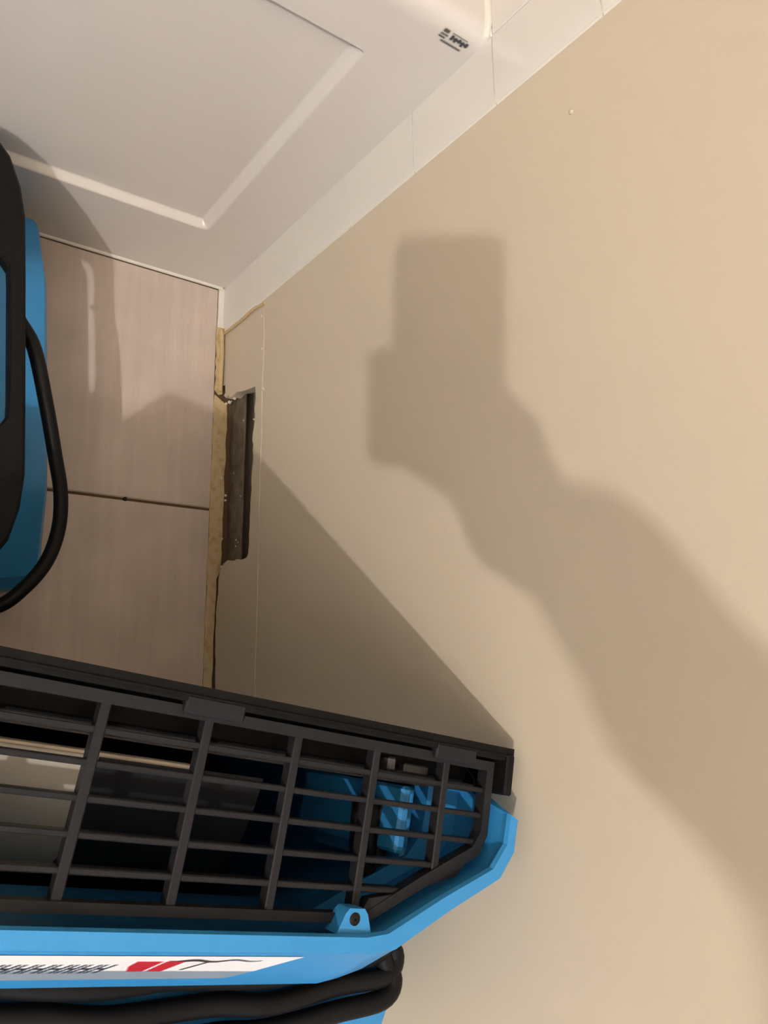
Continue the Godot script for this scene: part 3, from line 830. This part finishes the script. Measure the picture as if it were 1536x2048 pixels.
	hb.append([P.call(0.008, 0.146, 0.038), P.call(0.028, 0.124, 0.027), 0.016, 0.012]); hb.append([P.call(0.028, 0.124, 0.027), P.call(0.020, 0.098, 0.0225), 0.0115, 0.0100]); hb.append([P.call(0.020, 0.098, 0.0225), P.call(0.004, 0.080, 0.0215), 0.0098, 0.0080])
	nets(T, hb, 0.0034, 520.0)
	# free hand
	var rh := []
	var pc := rwr + Vector3(-0.005, -0.075, -0.02)
	for i in 4:
		var off := Vector3(-0.002 * i, 0, -0.028 + 0.0185 * i); var ln: float = [0.85, 1.0, 0.95, 0.75][i]
		rh.append([rwr, pc + off, 0.020, 0.012]); rh.append([pc + off, pc + off + Vector3(-0.008, -0.038 * ln, 0), 0.0098, 0.009]); rh.append([pc + off + Vector3(-0.008, -0.038 * ln, 0), pc + off + Vector3(-0.026, -0.066 * ln, 0), 0.009, 0.0075])
	rh.append([rwr + Vector3(0, -0.025, -0.02), pc + Vector3(-0.018, 0.005, -0.048), 0.014, 0.011]); rh.append([pc + Vector3(-0.018, 0.005, -0.048), pc + Vector3(-0.026, -0.03, -0.052), 0.0105, 0.0085])
	nets(T, rh, 0.004, 480.0)
	obj("body", T, M.skin, person, 80.0)
	T = PackedVector3Array()
	nets(T, torso + arm_up + [[elbow, mid, 0.027, 0.029]] + [[shr, relb, 0.052, 0.046], [relb, relb.lerp(rwr, 0.5), 0.044, 0.04]], 0.014, 160.0, 0.006)
	obj("shirt", T, M.shirt, person, 80.0)
	T = PackedVector3Array()
	nets(T, legs + [[pel + Vector3(-0.05, -0.03, 0), pel + Vector3(0.05, -0.03, 0), 0.115, 0.115]], 0.014, 110.0, 0.010)
	obj("trousers", T, M.trousers, person, 80.0)
	T = PackedVector3Array()
	nets(T, feet, 0.01, 180.0, 0.009)
	obj("shoes", T, M.shoe, person, 80.0)
	T = PackedVector3Array()
	nets(T, [[head - fd * 0.035 + up * 0.035, head - fd * 0.005 + up * 0.058, 0.078, 0.066], [head - fd * 0.05 + up * 0.03, head - fd * 0.055 - up * 0.03, 0.060, 0.045]], 0.008, 220.0)
	obj("hair", T, M.hair, person, 80.0)

func build_air_movers() -> void:
	# standing on its rear against the wall, outlet blowing up
	var d := Vector3(-0.194, 0, 0.981).normalized(); var nn := Vector3(0.981, 0, 0.194).normalized()
	var e0 := Vector3(0.564, 0.0, 0.007)
	var s := make_air_mover("blue air mover standing on end by the wall, black outlet grille facing up", true)
	s.transform = Transform3D(Basis(d, nn, Vector3.UP), e0 + d * 0.2195)
	# lying flat in front of the tub, its black rear handle towards the wall
	var a := make_air_mover("blue air mover lying flat by the tub, black slotted handle towards the wall", false)
	var xd := Vector3(0.997, 0, -0.079).normalized()
	var ctr := Vector3(0.2185, 0.0, 0.235)
	a.transform = Transform3D(Basis(xd, Vector3.UP, xd.cross(Vector3.UP)), ctr)
	var inv := a.transform.affine_inverse()
	var T := PackedVector3Array()
	var pts := []
	for p in [Vector3(0.186, 0.1795, 0.2850), Vector3(0.195, 0.1795, 0.2785), Vector3(0.216, 0.176, 0.264), Vector3(0.262, 0.160, 0.2465), Vector3(0.305, 0.145, 0.232), Vector3(0.338, 0.135, 0.222), Vector3(0.372, 0.130, 0.220), Vector3(0.405, 0.128, 0.228), Vector3(0.432, 0.126, 0.246), Vector3(0.450, 0.122, 0.268), Vector3(0.458, 0.110, 0.31), Vector3(0.462, 0.06, 0.36), Vector3(0.462, 0.0065, 0.42), Vector3(0.47, 0.0065, 0.55)]:
		pts.append(inv * p)
	tube(T, smooth_path(pts, 6), 0.0068, 12)
	obj("power_cord", T, M.rubber, a)

# ------------------------------------------------------------------ scene
func _ready() -> void:
	var cam := Camera3D.new(); cam.name = "camera"
	cam.transform = Transform3D(Basis(CAM_R, -CAM_D, -CAM_F).orthonormalized(), CAM)
	cam.fov = rad_to_deg(2.0 * atan(1024.0 / 1560.0)); cam.near = 0.005; cam.current = true
	add_child(cam)
	var we := WorldEnvironment.new(); we.name = "environment"
	var env := Environment.new()
	env.background_mode = Environment.BG_COLOR; env.background_color = Color(0, 0, 0)
	env.tonemap_mode = Environment.TONE_MAPPER_LINEAR; env.tonemap_exposure = 1.0
	env.sdfgi_enabled = true; env.ssao_enabled = true; env.ssil_enabled = true
	we.environment = env; add_child(we)
	var lm := OmniLight3D.new(); lm.name = "lamp_light"
	lm.position = LAMP; lm.light_color = Color(1.0, 0.99, 0.985); lm.light_energy = 2.68
	lm.light_size = 0.018; lm.omni_range = 8.0; lm.omni_attenuation = 2.0; lm.shadow_enabled = true
	add_child(lm)
	var wl := AreaLight3D.new(); wl.name = "hall_fill_light"  # added cool fill shining in through the doorway, source unseen
	wl.area_size = Vector2(0.86, 1.20); wl.light_color = Color(0.80, 0.90, 1.0); wl.light_energy = 1.5
	wl.area_range = 8.0; wl.area_attenuation = 2.0; wl.shadow_enabled = true
	wl.transform = Transform3D(Basis(Vector3(0, 0, 1), Vector3(0, 1, 0), Vector3(-1, 0, 0)).rotated(Vector3.UP, PI), Vector3(2.47, 1.45, 0.62))
	add_child(wl)
	make_materials()
	build_room()
	build_tub()
	build_air_movers()
	build_lamp()
	build_person()
